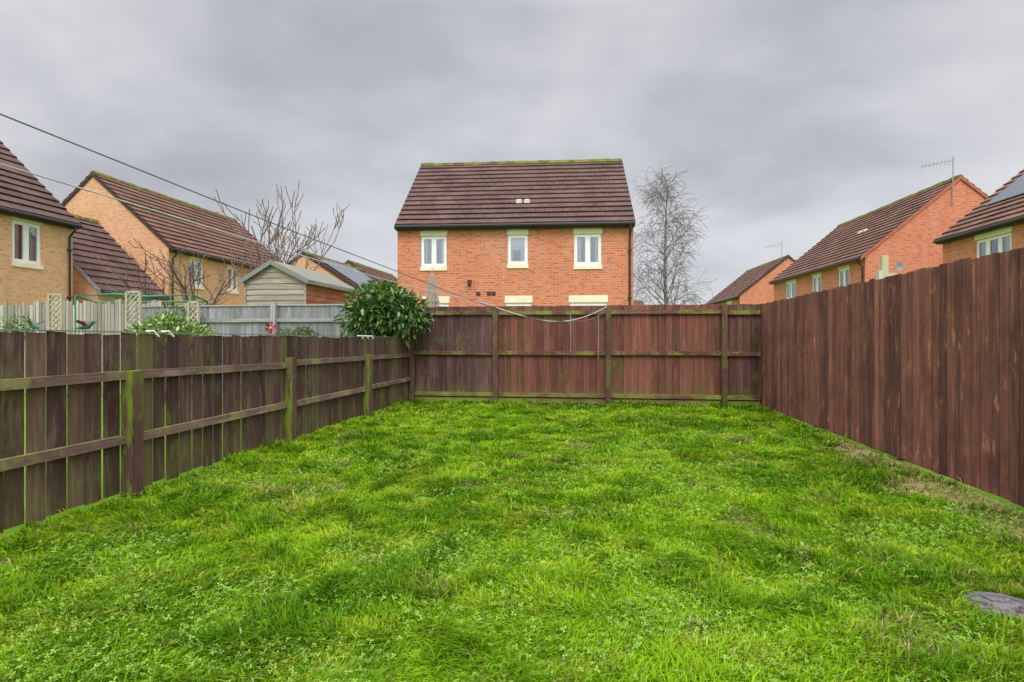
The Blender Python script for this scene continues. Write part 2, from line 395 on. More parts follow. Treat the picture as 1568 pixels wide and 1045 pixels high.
# left low fence
def left_fence():
    mb=MB(); H=1.2; x=0.05
    while x<10.2:
        w=random.uniform(0.11,0.135); g=random.uniform(0.010,0.027)
        c=jit((0.108,0.056,0.052) if random.random()<0.7 else (0.15,0.088,0.066),0.28)
        if x<6.4 and random.random()<.2: c=jit((0.15,0.12,0.065),.2)
        zt=H+random.uniform(-.008,.01)
        mb.box(x,x+w,-0.016,-0.002+random.uniform(-.002,0),0.02+random.uniform(0,.03),zt,0,c,dz=random.uniform(-.006,.006))
        x+=w+g
    mb.box(0.05,10.2,-0.028,0.006,H+0.012,H+0.020,1,(0.26,0.25,0.24))
    ps=[0.02,2.15,4.36,6.57,8.8]
    for a,b in zip(ps,ps[1:]+[10.3]):
        for z in (0.40,0.86):
            d1=random.uniform(-.015,.015); d2=random.uniform(-.015,.015)
            y1=0.045; h=.062
            P=[(a+0.05,0,z+d1),(b-0.05,0,z+d2),(b-0.05,y1,z+d2),(a+0.05,y1,z+d1),
               (a+0.05,0,z+d1+h),(b-0.05,0,z+d2+h),(b-0.05,y1-.012,z+d2+h),(a+0.05,y1-.012,z+d1+h)]
            mb.hexa(P,1,jit((0.17,0.105,0.085)))
    for i,p in enumerate(ps):
        mb.box(p-0.05,p+0.05,0.001,0.10,0,0.95+random.uniform(-.02,.02),2,jit((0.13,0.07,0.058)))
    mb.obj('wooden_fence',[w_left,w_raill,w_postl],loc=(O[0],O[1],0),rot=R(-90-YA))
left_fence()
def right_fence():
    mb=MB(); x=-0.02
    while x<10.5:
        w=random.uniform(0.090,0.104)
        r=random.random()
        c=jit((0.235,0.095,0.070) if r<0.5 else ((0.160,0.068,0.056) if r<0.82 else (0.31,0.13,0.090)),0.2)
        zt=1.785+random.uniform(-.010,.010)
        y=random.uniform(-0.006,0.002)
        e=.005
        z0=0.03+random.uniform(0,.02)
        pr=[(x,y+e),(x+e,y),(x+w-e,y),(x+w,y+e),(x+w,y+.016),(x,y+.016)]
        for i in range(6):
            a=pr[i]; b=pr[(i+1)%6]
            mb.face([(a[0],a[1],z0),(b[0],b[1],z0),(b[0],b[1],zt),(a[0],a[1],zt)],0,c)
        mb.face([(p[0],p[1],zt) for p in pr],0,c)
        x+=w+random.choice((0.003,0.005,0.007,0.010))
    for z in (0.2,0.9,1.6): mb.box(0,10.5,0.030,0.07,z,z+0.08,1,(0.12,0.06,0.045))
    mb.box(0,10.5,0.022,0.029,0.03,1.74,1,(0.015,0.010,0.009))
    for p in np.arange(0.1,10.5,2.1): mb.box(p,p+0.1,0.072,0.17,0,1.75,1,(0.12,0.06,0.045))
    mb.obj('wooden_fence',[w_right,w_rail],loc=tuple(O+U*YW)+(0,),rot=R(-90-YA))
right_fence()
def grey_fence():
    mb=MB(); x=-5.75
    while x<-0.15:
        w=0.14; c=jit((0.30,0.30,0.33),0.22)
        mb.hexa([(x,0.000,0.02),(x+w,0.018,0.02),(x+w,0.028,0.02),(x,0.024,0.02),
                 (x,0.000,1.83),(x+w,0.018,1.83),(x+w,0.028,1.83),(x,0.024,1.83)],0,c); x+=w-0.004
    mb.box(-5.75,-0.1,-0.02,0.035,1.833,1.86,1,(0.42,0.42,0.40))
    for z in (0.3,0.95,1.52): mb.box(-5.75,-0.1,-0.04,-0.002,z,z+0.07,1,(0.36,0.36,0.36))
    for p in (-5.72,-4.55,-2.72,-0.9): mb.box(p-.05,p+.05,-.10,-.003,0,1.9,2,(0.42,0.42,0.43))
    mb.obj('wooden_fence',[w_grey,w_greyh,w_grey],loc=(O[0],O[1],0),rot=R(-YA))
grey_fence()
def picket():
    mb=MB(); x=-14.0
    while x<-5.4:
        w=random.uniform(0.045,0.085); h=1.97+random.uniform(-.08,.05)
        mb.box(x,x+w,0,0.018,0.03,h,0,jit((0.44,0.41,0.36),0.35),dz=random.uniform(-.03,.03)); x+=w+random.uniform(0.01,0.035)
    for z in (0.4,1.1,1.7): mb.box(-14,-5.4,0.02,0.06,z,z+0.06,1,(0.3,0.28,0.24))
    for p in (-13.5,-11.6,-9.7,-7.8,-5.6): mb.box(p-.05,p+.05,.061,.15,0,2.0,0,(0.4,0.37,0.32))
    mb.obj('picket_fence',[w_grey,w_greyh],loc=(O[0]+0.03,O[1]+0.25,0),rot=R(-YA))
picket()
def trellis(loc,w,z0,z1):
    mb=MB(); c=(0.50,0.43,0.33)
    for x in (0,w): mb.box(x-.02,x+.02,-.02,.02,0,z1,0,c)
    for z in (z0,z1): mb.box(0.02,w-0.02,-.015,.015,z-.02,z+.02,0,c)
    s=0.11; k=z0-w
    while k<z1:
        a0=max(0,z0-k); a1=min(w,z1-k)
        if a1-a0>0.03:
            mb.beam((a0,-0.008,k+a0),(a1,-0.008,k+a1),0.012,0.022,0,jit(c)); mb.beam((w-a0,0.008,k+a0),(w-a1,0.008,k+a1),0.012,0.022,0,jit(c))
        k+=s
    mb.obj('garden_trellis',[w_grey],loc=loc,rot=R(-YA))
trellis((-8.95,11.0,0),0.28,1.2,2.05); trellis((-7.45,11.0,0),0.29,1.2,2.1); trellis((-6.25,11.0,0),0.2,1.2,1.9)

# white hooks over the low fence
def brackets(t0,n,st):
    for i in range(n):
        mb=MB(); x=t0+i*st; c=(0.8,0.8,0.82)
        mb.hexa([(x,-0.04,1.223),(x+.03,-0.04,1.223),(x+.04,0.02,1.223),(x+.01,0.02,1.223),(x,-0.04,1.235),(x+.03,-0.04,1.235),(x+.04,0.02,1.235),(x+.01,0.02,1.235)],0,c)
        mb.beam((x+.025,0.018,1.232),(x-0.02,0.03,1.185),0.024,0.01,0,c)
        mb.obj('plastic_hook',[paint],loc=(O[0],O[1],0),rot=R(-90-YA))
brackets(6.15,2,.16); brackets(1.9,3,.2)

# ---------------------------------------------------------------- houses
def house(name,loc,rot,W,D,eave,ridge,wins,bmat,rmat,pipes=(),rot_ov=0.22,verge=dark_fascia,solarp=None,aerial=None,vents=None,gf=(),ridgemat=None,gaug=0.26,curt=True,vx=0.05):
    E=empty(name,(loc[0],loc[1],0),R(rot)); hy=D/2
    mb=MB()
    ops=[w[:4] for w in wins]+[g[:4] for g in gf]
    xs=sorted(set([0,W]+[o[0] for o in ops]+[o[1] for o in ops])); zs=sorted(set([0,eave]+[o[2] for o in ops]+[o[3] for o in ops]))
    for i in range(len(xs)-1):
        for j in range(len(zs)-1):
            cx=(xs[i]+xs[i+1])/2; cz=(zs[j]+zs[j+1])/2
            if any(o[0]<cx<o[1] and o[2]<cz<o[3] for o in ops): continue
            mb.face([(xs[i],0,zs[j]),(xs[i+1],0,zs[j]),(xs[i+1],0,zs[j+1]),(xs[i],0,zs[j+1])])
    for o in ops:
        a,b,c,d=o; q=0.1
        mb.face([(a,0,c),(a,0,d),(a,q,d),(a,q,c)]); mb.face([(b,0,c),(b,q,c),(b,q,d),(b,0,d)])
        mb.face([(a,0,c),(a,q,c),(b,q,c),(b,0,c)]); mb.face([(a,0,d),(b,0,d),(b,q,d),(a,q,d)])
    rz=ridge-0.06
    mb.face([(0,D,0),(0,0,0),(0,0,eave),(0,hy,rz),(0,D,eave)])
    mb.face([(W,0,0),(W,D,0),(W,D,eave),(W,hy,rz),(W,0,eave)])
    mb.face([(W,D,0),(0,D,0),(0,D,eave),(W,D,eave)])
    mb.obj('walls',[bmat],E)
    # windows
    wb=MB()
    for k,w in enumerate(list(wins)+list(gf)):
        a,b,c,d=w[:4]; nm=w[4] if len(w)>4 else 2
        f=0.055; y0,y1=0.045,0.098
        wb.box(a+.002,b-.002,y0,y1,c+.002,c+f,0); wb.box(a+.002,b-.002,y0,y1,d-f,d-.002,0)
        wb.box(a+.002,a+f,y0,y1,c+f,d-f,0); wb.box(b-f,b-.002,y0,y1,c+f,d-f,0)
        step=(b-a)/nm
        for i in range(1,nm): wb.box(a+step*i-.035,a+step*i+.035,y0+.002,y1-.002,c+f,d-f,0)
        for i in range(nm):
            l=a+step*i+(f if i==0 else .035); r=a+step*(i+1)-(f if i==nm-1 else .035)
            e=0.045; yy0,yy1=0.038,0.088
            wb.box(l,r,yy0,yy1,c+f,c+f+e,0); wb.box(l,r,yy0,yy1,d-f-e,d-f,0)
            wb.box(l,l+e,yy0,yy1,c+f+e,d-f-e,0); wb.box(r-e,r,yy0,yy1,c+f+e,d-f-e,0)
            wb.face([(l,0.07,c+f),(r,0.07,c+f),(r,0.07,d-f),(l,0.07,d-f)],1)
        # curtains with folds
        if curt:
            for (l,r) in ((a,a+(b-a)*random.uniform(.2,.36)),(b-(b-a)*random.uniform(.2,.36),b)):
                n=8
                for i in range(n):
                    p0=l+(r-l)*i/n; p1=l+(r-l)*(i+1)/n; ya=.16+(.02 if i%2 else 0); yb=.16+(0 if i%2 else .02)
                    wb.face([(p0,ya,c),(p1,yb,c),(p1,yb,d),(p0,ya,d)],2)
        if w[5:] and w[5]: # blind
            wb.face([(a,.14,c+(d-c)*w[5]),(b,.14,c+(d-c)*w[5]),(b,.14,d),(a,.14,d)],2)
        wb.face([(a-.1,.6,c-.1),(b+.1,.6,c-.1),(b+.1,.6,d+.1),(a-.1,.6,d+.1)],3)
        wb.face([(a-.1,.101,c-.1),(a-.1,.101,d+.1),(a-.1,.6,d+.1),(a-.1,.6,c-.1)],3); wb.face([(b+.1,.101,c-.1),(b+.1,.101,d+.1),(b+.1,.6,d+.1),(b+.1,.6,c-.1)],3)
    wb.obj('windows',[upvc,glass,curtain,room],E)
    lb=MB()
    for w in list(wins)+list(gf):
        a,b,c,d=w[:4]
        lb.box(a-.02,b+.02,-0.012,0.03,d+.002,d+.225,0)
        lb.box(a-.02,b+.02,-0.04,0.04,c-.13,c-.002,0)
    lb.obj('lintels_and_sills',[cream],E)
    # roof
    rb=MB(); ov=rot_ov; sl=(ridge-eave)/hy; y0=-ov; z0=eave-ov*sl+0.06; L=hy+ov; n=max(1,round(L/gaug))
    sn=math.sqrt(1+sl*sl); nx=(-sl/sn,1/sn)
    for side in (0,1):
        for i in range(n):
            ya=y0+L*i/n; yb=y0+L*(i+1)/n; za=eave+0.06+ya*sl; zb=eave+0.06+yb*sl
            th=0.04
            A=(ya+nx[0]*th-0.02,za+nx[1]*th); B=(yb+nx[0]*0.006,zb+nx[1]*0.006)
            segs=14
            for s in range(segs):
                xa=-vx+(W+2*vx)*s/segs; xb=-vx+(W+2*vx)*(s+1)/segs
                q=random.uniform(.88,1.12); cc=(q,q,q)
                j0=math.sin(s*1.7+i)*0.005; j1=math.sin((s+1)*1.7+i)*0.005
                pts=[(xa,A[0],A[1]+j0),(xb,A[0],A[1]+j1),(xb,B[0],B[1]),(xa,B[0],B[1])]
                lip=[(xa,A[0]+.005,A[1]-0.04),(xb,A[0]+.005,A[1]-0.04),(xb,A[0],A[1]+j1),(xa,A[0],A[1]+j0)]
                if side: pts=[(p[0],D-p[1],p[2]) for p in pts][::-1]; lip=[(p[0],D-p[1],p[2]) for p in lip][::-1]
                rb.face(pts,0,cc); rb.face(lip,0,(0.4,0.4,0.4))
    rb.obj('roof',[rmat],E)
    tb=MB()
    for x in (-vx+.005,W+vx-.005):
        for side in (0,1):
            ya,yb=y0,hy
            za,zb=eave+0.045+ya*sl,eave+0.045+hy*sl
            if side: ya,yb=D-ya,D-yb
            xx=(x-.02,x+.02)
            tb.hexa([(xx[0],ya,za-.13),(xx[1],ya,za-.13),(xx[1],yb,zb-.13),(xx[0],yb,zb-.13),(xx[0],ya,za+.03),(xx[1],ya,za+.03),(xx[1],yb,zb+.03),(xx[0],yb,zb+.03)],0)
    for yy in (y0+.03,D-y0-.03):
        tb.box(-vx+.03,W+vx-.03,yy-.012,yy+.012,z0-.16,z0-.02,0)
    tb.box(-0.02,W+0.02,y0+.045,-0.003,z0-.155,z0-.14,0); tb.box(-0.02,W+0.02,D+.003,D-y0-.045,z0-.155,z0-.14,0)
    tb.obj('fascia_and_verge',[verge],E)
    gb=MB()
    gb.tube([(-vx,y0-.05,z0-.06),(W+vx,y0-.05,z0-.06)],0.055,8)
    for px in pipes:
        gb.tube([(px,y0-.05,z0-.08),(px,y0-.04,z0-.2),(px,-.06,z0-.42),(px,-.06,0)],0.035,8)
        for zz in (1.0,2.5,4.0): gb.box(px-.06,px+.06,-.1,-.003,zz,zz+.04)
    gb.obj('gutter_and_downpipe',[black_plastic],E)
    qb=MB(); x=-vx
    while x<W+vx-0.1:
        x2=min(x+0.45,W+vx); zt=ridge+0.13+random.uniform(-.012,.012)
        qb.hexa([(x,hy-.14,ridge),(x2-.006,hy-.14,ridge),(x2-.006,hy+.14,ridge),(x,hy+.14,ridge),(x,hy-.05,zt),(x2-.006,hy-.05,zt),(x2-.006,hy+.05,zt),(x,hy+.05,zt)])
        x=x2
    qb.obj('ridge_tiles',[ridgemat or ridge_moss],E)
    if solarp:
        sb=MB(); 
        for (xa,xb,fa,fb) in solarp:
            ya=hy*fa; yb=hy*fb; off=0.14
            za=eave+.06+ya*sl+off; zb=eave+.06+yb*sl+off
            sb.hexa([(xa,ya,za-.04),(xb,ya,za-.04),(xb,yb,zb-.04),(xa,yb,zb-.04),(xa,ya,za),(xb,ya,za),(xb,yb,zb),(xa,yb,zb)],1)
            sb.face([(xa+.03,ya+.03,za+.03*sl+.004),(xb-.03,ya+.03,za+.03*sl+.004),(xb-.03,yb-.03,zb-.03*sl+.004),(xa+.03,yb-.03,zb-.03*sl+.004)],0)
        sb.obj('solar_panels',[solar,metal_grey],E)
    if vents:
        vb=MB()
        for (xa,yy) in vents:
            zz=eave+.06+yy*sl
            vb.hexa([(xa,yy-.09,zz-.02),(xa+.2,yy-.09,zz-.02),(xa+.2,yy+.12,zz+.1),(xa,yy+.12,zz+.1),(xa+.02,yy-.09,zz+.09),(xa+.18,yy-.09,zz+.09),(xa+.18,yy+.12,zz+.16),(xa+.02,yy+.12,zz+.16)])
        vb.obj('roof_vents',[terracotta],E)
    if aerial:
        ax,ay,za,zt=aerial
        ab=MB(); ab.tube([(ax,ay,za),(ax,ay,zt)],0.022,6)
        ab.tube([(ax,ay,zt-.12),(ax+.1,ay-1.35,zt-.4)],0.014,5)
        for i in range(9):
            f=i/8; p=Vector((ax,ay,zt-.12)).lerp(Vector((ax+.1,ay-1.35,zt-.4)),f); hh=.16-.08*f
            ab.tube([p+Vector((-.05,0,-hh)),p+Vector((.05,0,hh))],0.007,4)
        ab.tube([(ax,ay+.0,zt-.1),(ax+.02,ay+.22,zt-.06)],.012,4)
        ab.obj('tv_aerial',[metal_grey],E)
    return E

# main house
mh=house('brick_house',(-3.75,18.62),-4.5,7.62,6.8,5.02,7.88,
   [(0.78,1.63,3.57,4.57,2),(3.62,4.27,3.62,4.57,1,0.5),(5.75,6.62,3.57,4.57,2)],brick_red,roof_brown,pipes=(7.5,),vx=.02,
   vents=((3.83,0.85),(4.1,0.85)),gf=((0.85,1.7,1.3,2.38,2),(3.55,4.4,1.3,2.38,2),(5.6,6.8,1.3,2.38,2)))
lf=MB(); lf.box(2.33,2.45,-.12,-.002,3.02,3.12); lf.tube([(2.39,-.1,3.0),(2.39,-.16,2.94)],.05,8)
for x in (2.6,2.95,3.1): lf.box(x,x+.13,-.02,-.002,2.62,2.74)
lf.obj('wall_light_and_vents',[dark_fascia],mh)
# left houses
house('brick_house',(-15.11,10.18),90-YA,8.0,7.4,5.0,8.5,[(6.1,6.98,3.42,4.62,2),(2.0,3.0,3.42,4.62,2)],brick_buff,roof_brown,pipes=(7.85,),verge=dark_fascia)
house('brick_house',(-13.7,22.7),90-YA,9.3,6.8,5.0,7.95,[(1.2,2.05,3.5,4.6,2),(3.7,4.5,3.5,4.6,2),(6.6,7.4,3.5,4.6,2)],brick_buff,roof_red,pipes=(0.15,))
ga=house('garage',(-13.65,18.75),90-YA,2.9,5.8,2.9,5.7,[],brick_buff,roof_brown,verge=lead,rot_ov=0.15)
house('brick_house',(-7.6,30.0),90-YA,7.5,7.2,3.55,5.85,[],brick_buff,roof_brown,verge=dark_fascia,solarp=[(0.5+i*1.0,1.45+i*1.0,.2,.85) for i in range(5)])
house('brick_house',(-8.0,40.0),90-YA,9,7.4,4.2,6.8,[],brick_buff,roof_red)
# right houses
house('brick_house',(16.6,36.06),-95,10.9,7.9,5.0,8.3,[(1.9,3.4,3.6,4.62,2),(5.5,6.6,3.6,4.62,2),(8.4,9.5,3.6,4.62,2)],brick_red,roof_red,pipes=(10.75,),
   verge=simple('verge_red',(0.40,0.13,0.09),0.8),aerial=(10.98,3.6,7.1,9.15),vents=((6.3,2.0),(6.8,2.0)))
house('brick_house',(15.9,21.0),-96,8.5,7.4,5.0,8.1,[(1.7,3.3,3.42,4.55,3),(5.5,6.6,3.42,4.55,2)],brick_red,roof_red,pipes=(),
   solarp=[(0.8+i*1.05,1.8+i*1.05,.25,.86) for i in range(6)])
house('brick_house',(18.9,55.0),-95,10,7.4,4.8,7.8,[(6.5,7.8,3.3,4.3,2),(2,3,3.3,4.3,2)],brick_red,roof_red,pipes=(9.85,),aerial=(9.5,3.4,7.6,9.0))
house('brick_house',(8.6,75.0),-5,9,7.4,4.8,6.6,[],brick_red,roof_red)

# lean-to roof with flashing beside the right-hand house (grey porch)
pb=MB()
pb.face([(18.6,21.9,4.1),(17.0,22.6,3.5),(17.0,25.2,3.5),(18.6,25.2,4.1)],0)
pb.hexa([(17.0,22.6,0),(17.1,22.6,0),(17.1,25.2,0),(17.0,25.2,0),(17.0,22.6,3.48),(17.1,22.6,3.5),(17.1,25.2,3.5),(17.0,25.2,3.48)],1)
pb.obj('porch',[lead,brick_red])

# ---------------------------------------------------------------- shed
def shed():
    E=empty('garden_shed',(-5.94,12.7,0),R(-YA)); W=1.42; L=2.5; ez=2.52; az=2.9; ax=0.66
    mb=MB(); z=0.05
    while z<az-0.03:
        z2=min(z+0.125,az-0.02)
        def ext(zz):
            if zz<=ez: return 0,W
            f=(zz-ez)/(az-ez); return ax*f, W-(W-ax)*f
        a,b=ext(z); a2,b2=ext(z2)
        c=jit((0.42,0.37,0.29),0.2)
        mb.hexa([(a,-.024,z),(b,-.024,z),(b,0,z),(a,0,z),(a2,-.004,z2),(b2,-.004,z2),(b2,0,z2),(a2,0,z2)],0,c)
        if z2<=ez+.02:
            c2=jit((0.42,0.13,0.075),0.15)
            mb.hexa([(W,0,z),(W+.018,0,z),(W+.018,L,z),(W,L,z),(W,0,z2),(W+.004,0,z2),(W+.004,L,z2),(W,L,z2)],1,c2)
            mb.box(-.01,0,0,L,z,z2,1,c2); mb.box(0,W,L,L+.01,z,z2,1,c2)
        z=z2
    mb.box(W-.02,W+.03,-.04,-.025,0,ez,0,(0.4,0.34,0.26)); mb.box(-.03,.02,-.04,-.025,0,ez,0,(0.4,0.34,0.26))
    mb.obj('walls',[w_greyh,w_greyh],E)
    rb=MB()
    def slab(xa,za,xb,zb,y0,y1,t,m,c): rb.hexa([(xa,y0,za),(xb,y0,zb),(xb,y1,zb),(xa,y1,za),(xa,y0,za+t),(xb,y0,zb+t),(xb,y1,zb+t),(xa,y1,za+t)],m,c)
    s1=(az-ez)/ax; s2=(az-ez)/(W-ax)
    slab(-.1,ez-.1*s1,ax,az,-.1,L+.1,.03,0,(1,1,1)); slab(ax,az,W+.12,ez-.12*s2,-.1,L+.1,.03,0,(1,1,1))
    slab(-.1,ez-.1*s1-.07,ax,az-.07,-.125,-.103,.11,0,(1,1,1)); slab(ax,az-.07,W+.12,ez-.12*s2-.07,-.125,-.103,.11,0,(1,1,1))
    rb.box(W+.1,W+.12,-.1,L+.1,ez-.12*s2-.06,ez-.12*s2-.005,0)
    rb.obj('roof',[mossy('roof_felt',(0.24,0.235,0.21),(0.28,0.29,0.17),3,0.5)],E)
shed()

# ---------------------------------------------------------------- vegetation
def leaves(mb,center,rad,n,size,cols,lumps=9,seed=1):
    r=random.Random(seed); C=Vector(center)
    L=[]
    for i in range(lumps):
        d=Vector((r.gauss(0,1),r.gauss(0,1),r.gauss(0,1)*.8)).normalized()
        L.append((Vector((d.x*rad[0]*.55,d.y*rad[1]*.55,d.z*rad[2]*.5)),r.uniform(.4,.62)))
    for i in range(n):
        o,k=r.choice(L); d=Vector((r.gauss(0,1),r.gauss(0,1),r.gauss(0,1)+.35)).normalized()
        s=r.uniform(.55,1.05)**.6
        p=C+o+Vector((d.x*rad[0]*k*s,d.y*rad[1]*k*s,d.z*rad[2]*k*s))
        ax=(d+Vector((r.gauss(0,.5),r.gauss(0,.5),r.gauss(-.15,.5)))).normalized()
        sd=ax.cross(Vector((r.gauss(0,.3),r.gauss(0,.3),1))).normalized(); nn=sd.cross(ax)
        l=size*r.uniform(.6,1.25); w=l*.2
        c=r.choice(cols); q=r.uniform(.7,1.3)*(0.65+0.5*s); c=tuple(x*q for x in c)
        a=p; m1=p+ax*l*.35; t=p+ax*l-nn*l*.2
        mb.face([a,m1+sd*w+nn*w*.3,p+ax*l*.7+sd*w*.75-nn*l*.07+nn*w*.25,t,p+ax*l*.7-nn*l*.07],0,c)
        mb.face([a,p+ax*l*.7-nn*l*.07,t,p+ax*l*.7-sd*w*.75-nn*l*.07+nn*w*.25,m1-sd*w+nn*w*.3],0,c)
mb=MB()
leaves(mb,(-2.32,10.3,1.60),(.74,.55,.62),4600,.125,[(0.05,0.12,0.03),(0.08,0.17,0.035),(0.14,0.24,0.06),(0.035,0.085,0.022),(0.22,0.32,0.08)],16,seed=3)
for i in range(14):
    a=random.uniform(0,6.28); mb.tube([(-2.4,10.3,0),(-2.38+.1*math.cos(a),10.3+.1*math.sin(a),.7),(-2.35+.4*math.cos(a),10.3+.35*math.sin(a),1.5+random.random()*.4)],[.025,.018,.006],5,1,(1,1,1))
mb.obj('laurel_bush',[leaf_mat,bark])
mb=MB()
leaves(mb,(-5.15,8.6,1.13),(.68,.4,.38),2400,.08,[(0.10,0.22,0.03),(0.34,0.42,0.12),(0.09,0.2,0.03),(0.46,0.5,0.22)],9,seed=5)
for i in range(8):
    a=random.uniform(0,6.28); mb.tube([(-5.15,8.6,0),(-5.15+.4*math.cos(a),8.6+.25*math.sin(a),1.1)],[.02,.006],5,1)
mb.obj('variegated_shrub',[leaf_mat,bark])
for (cx,cy,cz,rx,rz_,n,sd) in ((-6.8,11.1,1.45,.75,.45,1300,8),(-9.6,10.9,1.35,.5,.3,700,14),(-4.2,10.9,1.25,.5,.22,500,15)):
    mb=MB()
    leaves(mb,(cx,cy,cz),(rx,.2,rz_),n,.07,[(0.07,0.15,0.03),(0.12,0.22,0.05),(.2,.28,.08)],7,seed=sd)
    mb.tube([(cx,cy+.05,0),(cx,cy+.05,cz)],[.02,.01],5,1)
    mb.obj('climbing_plant',[leaf_mat,bark])

def grow(mb,r,p,d,length,rad,level,P):
    n=P['seg'][level]; pts=[p.copy()]; rads=[rad]; dd=d.copy(); q=p.copy()
    for i in range(n):
        dd=(dd+Vector((r.gauss(0,1),r.gauss(0,1),r.gauss(0,1)))*P['wob'][level]+Vector((0,0,P['grav'][level]))).normalized()
        q=q+dd*length/n; pts.append(q.copy()); rads.append(max(P['rmin'],rad*(1-P['taper']*(i+1)/n)))
    mb.tube(pts,rads,7 if level==0 else (5 if level==1 else 3),0,(1,1,1),cap=False)
    if level+1>=len(P['n']): return
    for k in range(P['n'][level+1]):
        f=r.uniform(P['start'][level],1.0); fi=f*n; i=min(int(fi),n-1); pos=pts[i].lerp(pts[i+1],fi-i)
        base=(pts[i+1]-pts[i]).normalized()
        perp=base.cross(Vector((r.gauss(0,1),r.gauss(0,1),r.gauss(0,1)))).normalized()
        ang=R(r.uniform(*P['ang'][level+1])); nd=(base*math.cos(ang)+perp*math.sin(ang)).normalized()
        ll=P['len'][level+1]*r.uniform(.6,1.2)*(1-P['shr'][level]*f)
        grow(mb,r,pos,nd,ll,max(P['rmin'],rads[i]*P['rr'][level+1]),level+1,P)
# bare garden trees behind the shed
PT=dict(seg=[4,6,6,4],wob=[.06,.10,.11,.13],grav=[0,.05,.10,.12],taper=.6,rmin=.009,n=[1,8,6,4],start=[.5,.25,.2],ang=[(0,0),(35,72),(25,55),(20,50)],len=[2.2,2.5,1.4,.6],shr=[0.1,.25,.3],rr=[1,.55,.5,.6])
mb=MB(); r=random.Random(5)
grow(mb,r,Vector((-8.4,16.0,0)),Vector((.02,0,1)),2.2,.12,0,PT)
mb.obj('bare_tree',[bark])
mb=MB(); r=random.Random(21)
grow(mb,r,Vector((-7.7,17.4,0)),Vector((.05,0,1)),2.7,.12,0,dict(PT,grav=[0,.07,.15,.16],rmin=.013,len=[2.7,3.5,2.2,.8],n=[1,9,5,4]))
mb.obj('bare_tree',[bark])
# birch
mb=MB(); r=random.Random(12)
PB=dict(seg=[12,6,5,5],wob=[.02,.08,.12,.14],grav=[0.02,.02,-.04,-.18],taper=.9,rmin=.0066,n=[1,36,8,4],start=[.2,.12,.1],ang=[(0,0),(28,58),(25,60),(20,70)],len=[7.7,2.9,1.1,.8],shr=[.72,.3,.2],rr=[1,.34,.45,.6])
grow(mb,r,Vector((6.65,24.0,0)),Vector((0,0,1)),7.7,.12,0,PB)
mb.obj('birch_tree',[birch])

# ---------------------------------------------------------------- parasol
def parasol():
    E=empty('patio_parasol',(-2.27,16.2,0),0)
    mb=MB(); mb.tube([(0,0,.05),(0,0,3.12)],.022,8); mb.tube([(0,0,3.12),(0,0,3.2)],[.03,.01],8); mb.tube([(0,0,0),(0,0,.1)],.24,16)
    mb.obj('pole_and_base',[simple('pole_wood',(0.35,0.2,0.1))],E)
    cb=MB(); rings=[(3.1,.02,0),(3.0,.07,.02),(2.7,.13,.04),(2.3,.17,.055),(2.0,.2,.07),(1.86,.21,.08)]; n=32
    for j in range(len(rings)-1):
        for k in range(n):
            def pt(jj,kk):
                z,rr,am=rings[jj]; a=2*math.pi*kk/n; q=rr+am*(0.5*math.cos(8*a)); return (q*math.cos(a+z*.2),q*math.sin(a+z*.2),z)
            cb.face([pt(j,k),pt(j,k+1),pt(j+1,k+1),pt(j+1,k)])
    cb.tube([(0,0,2.25),(0,0,2.3)],.2,14)
    cb.obj('canopy',[simple('canvas',(0.34,0.27,0.22),.95,.1,.2,8)],E)
parasol()

# ---------------------------------------------------------------- washing lines
def cable(name,pts,rad,col):
    cu=bpy.data.curves.new(name,'CURVE'); cu.dimensions='3D'; cu.bevel_depth=rad; cu.bevel_resolution=2
    s=cu.splines.new('NURBS'); s.points.add(len(pts)-1)
    for i,p in enumerate(pts): s.points[i].co=(*p,1)
    s.use_endpoint_u=True; s.order_u=3; s.resolution_u=12
    o=bpy.data.objects.new(name,cu); sc.collection.objects.link(o)
    cu.materials.append(simple(name+'_plastic',col,.5)); return o
cable('washing_line',[(-3.9,2.2,2.79),(-3.15,3.5,2.55),(-2.4,5.8,2.33),(-1.64,8.0,2.14),(-.85,8.8,1.86),(.175,9.5,1.54),(.98,9.88,1.47),(1.6,10.05,1.55),(1.70,10.08,1.79)],.0055,(0.13,0.13,0.15))
cable('washing_line',[(-3.85,2.8,2.42),(-3.6,4.0,2.40),(-3.09,7.0,2.35),(-1.9,9.0,2.08),(-1.2,9.9,1.98),(-.31,10.35,1.79)],.0065,(0.5,0.5,0.51))
cable('washing_line',[(-.28,10.33,1.76),(.4,10.1,1.5),(1.2,10.0,1.49),(1.68,10.05,1.76)],.0045,(0.75,0.75,0.73))
cable('hanging_cord',[(1.02,9.93,1.62),(1.03,9.93,1.3),(1.02,9.93,.95)],.0025,(0.5,0.5,0.5))
cable('hanging_cord',[(1.50,9.9,1.62),(1.51,9.9,1.2),(1.50,9.9,.85)],.0025,(0.5,0.5,0.5))

# ---------------------------------------------------------------- drain cover
mb=MB()
def ring(r0,r1,z0,z1,n=40,col=(.3,.3,.3)):
    for k in range(n):
        a=2*math.pi*k/n; b=2*math.pi*(k+1)/n
        mb.face([(r0*math.cos(a),r0*math.sin(a),z0),(r0*math.cos(b),r0*math.sin(b),z0),(r1*math.cos(b),r1*math.sin(b),z1),(r1*math.cos(a),r1*math.sin(a),z1)],0,col)
ring(.155,.15,0,.016); ring(.15,.125,.016,.018); ring(.125,.123,.018,.006); ring(.123,.05,.006,.008); ring(.05,.045,.008,.018); ring(.045,.0001,.018,.020)
for k in range(8):
    a=k*math.pi/4; mb.beam((.06*math.cos(a),.06*math.sin(a),.011),(.115*math.cos(a),.115*math.sin(a),.011),.014,.008,0)
mb.obj('drain_cover',[mossy('worn_iron',(0.20,0.185,0.195),(0.09,0.07,0.05),16,.48)],loc=(2.10,2.42,0.004))

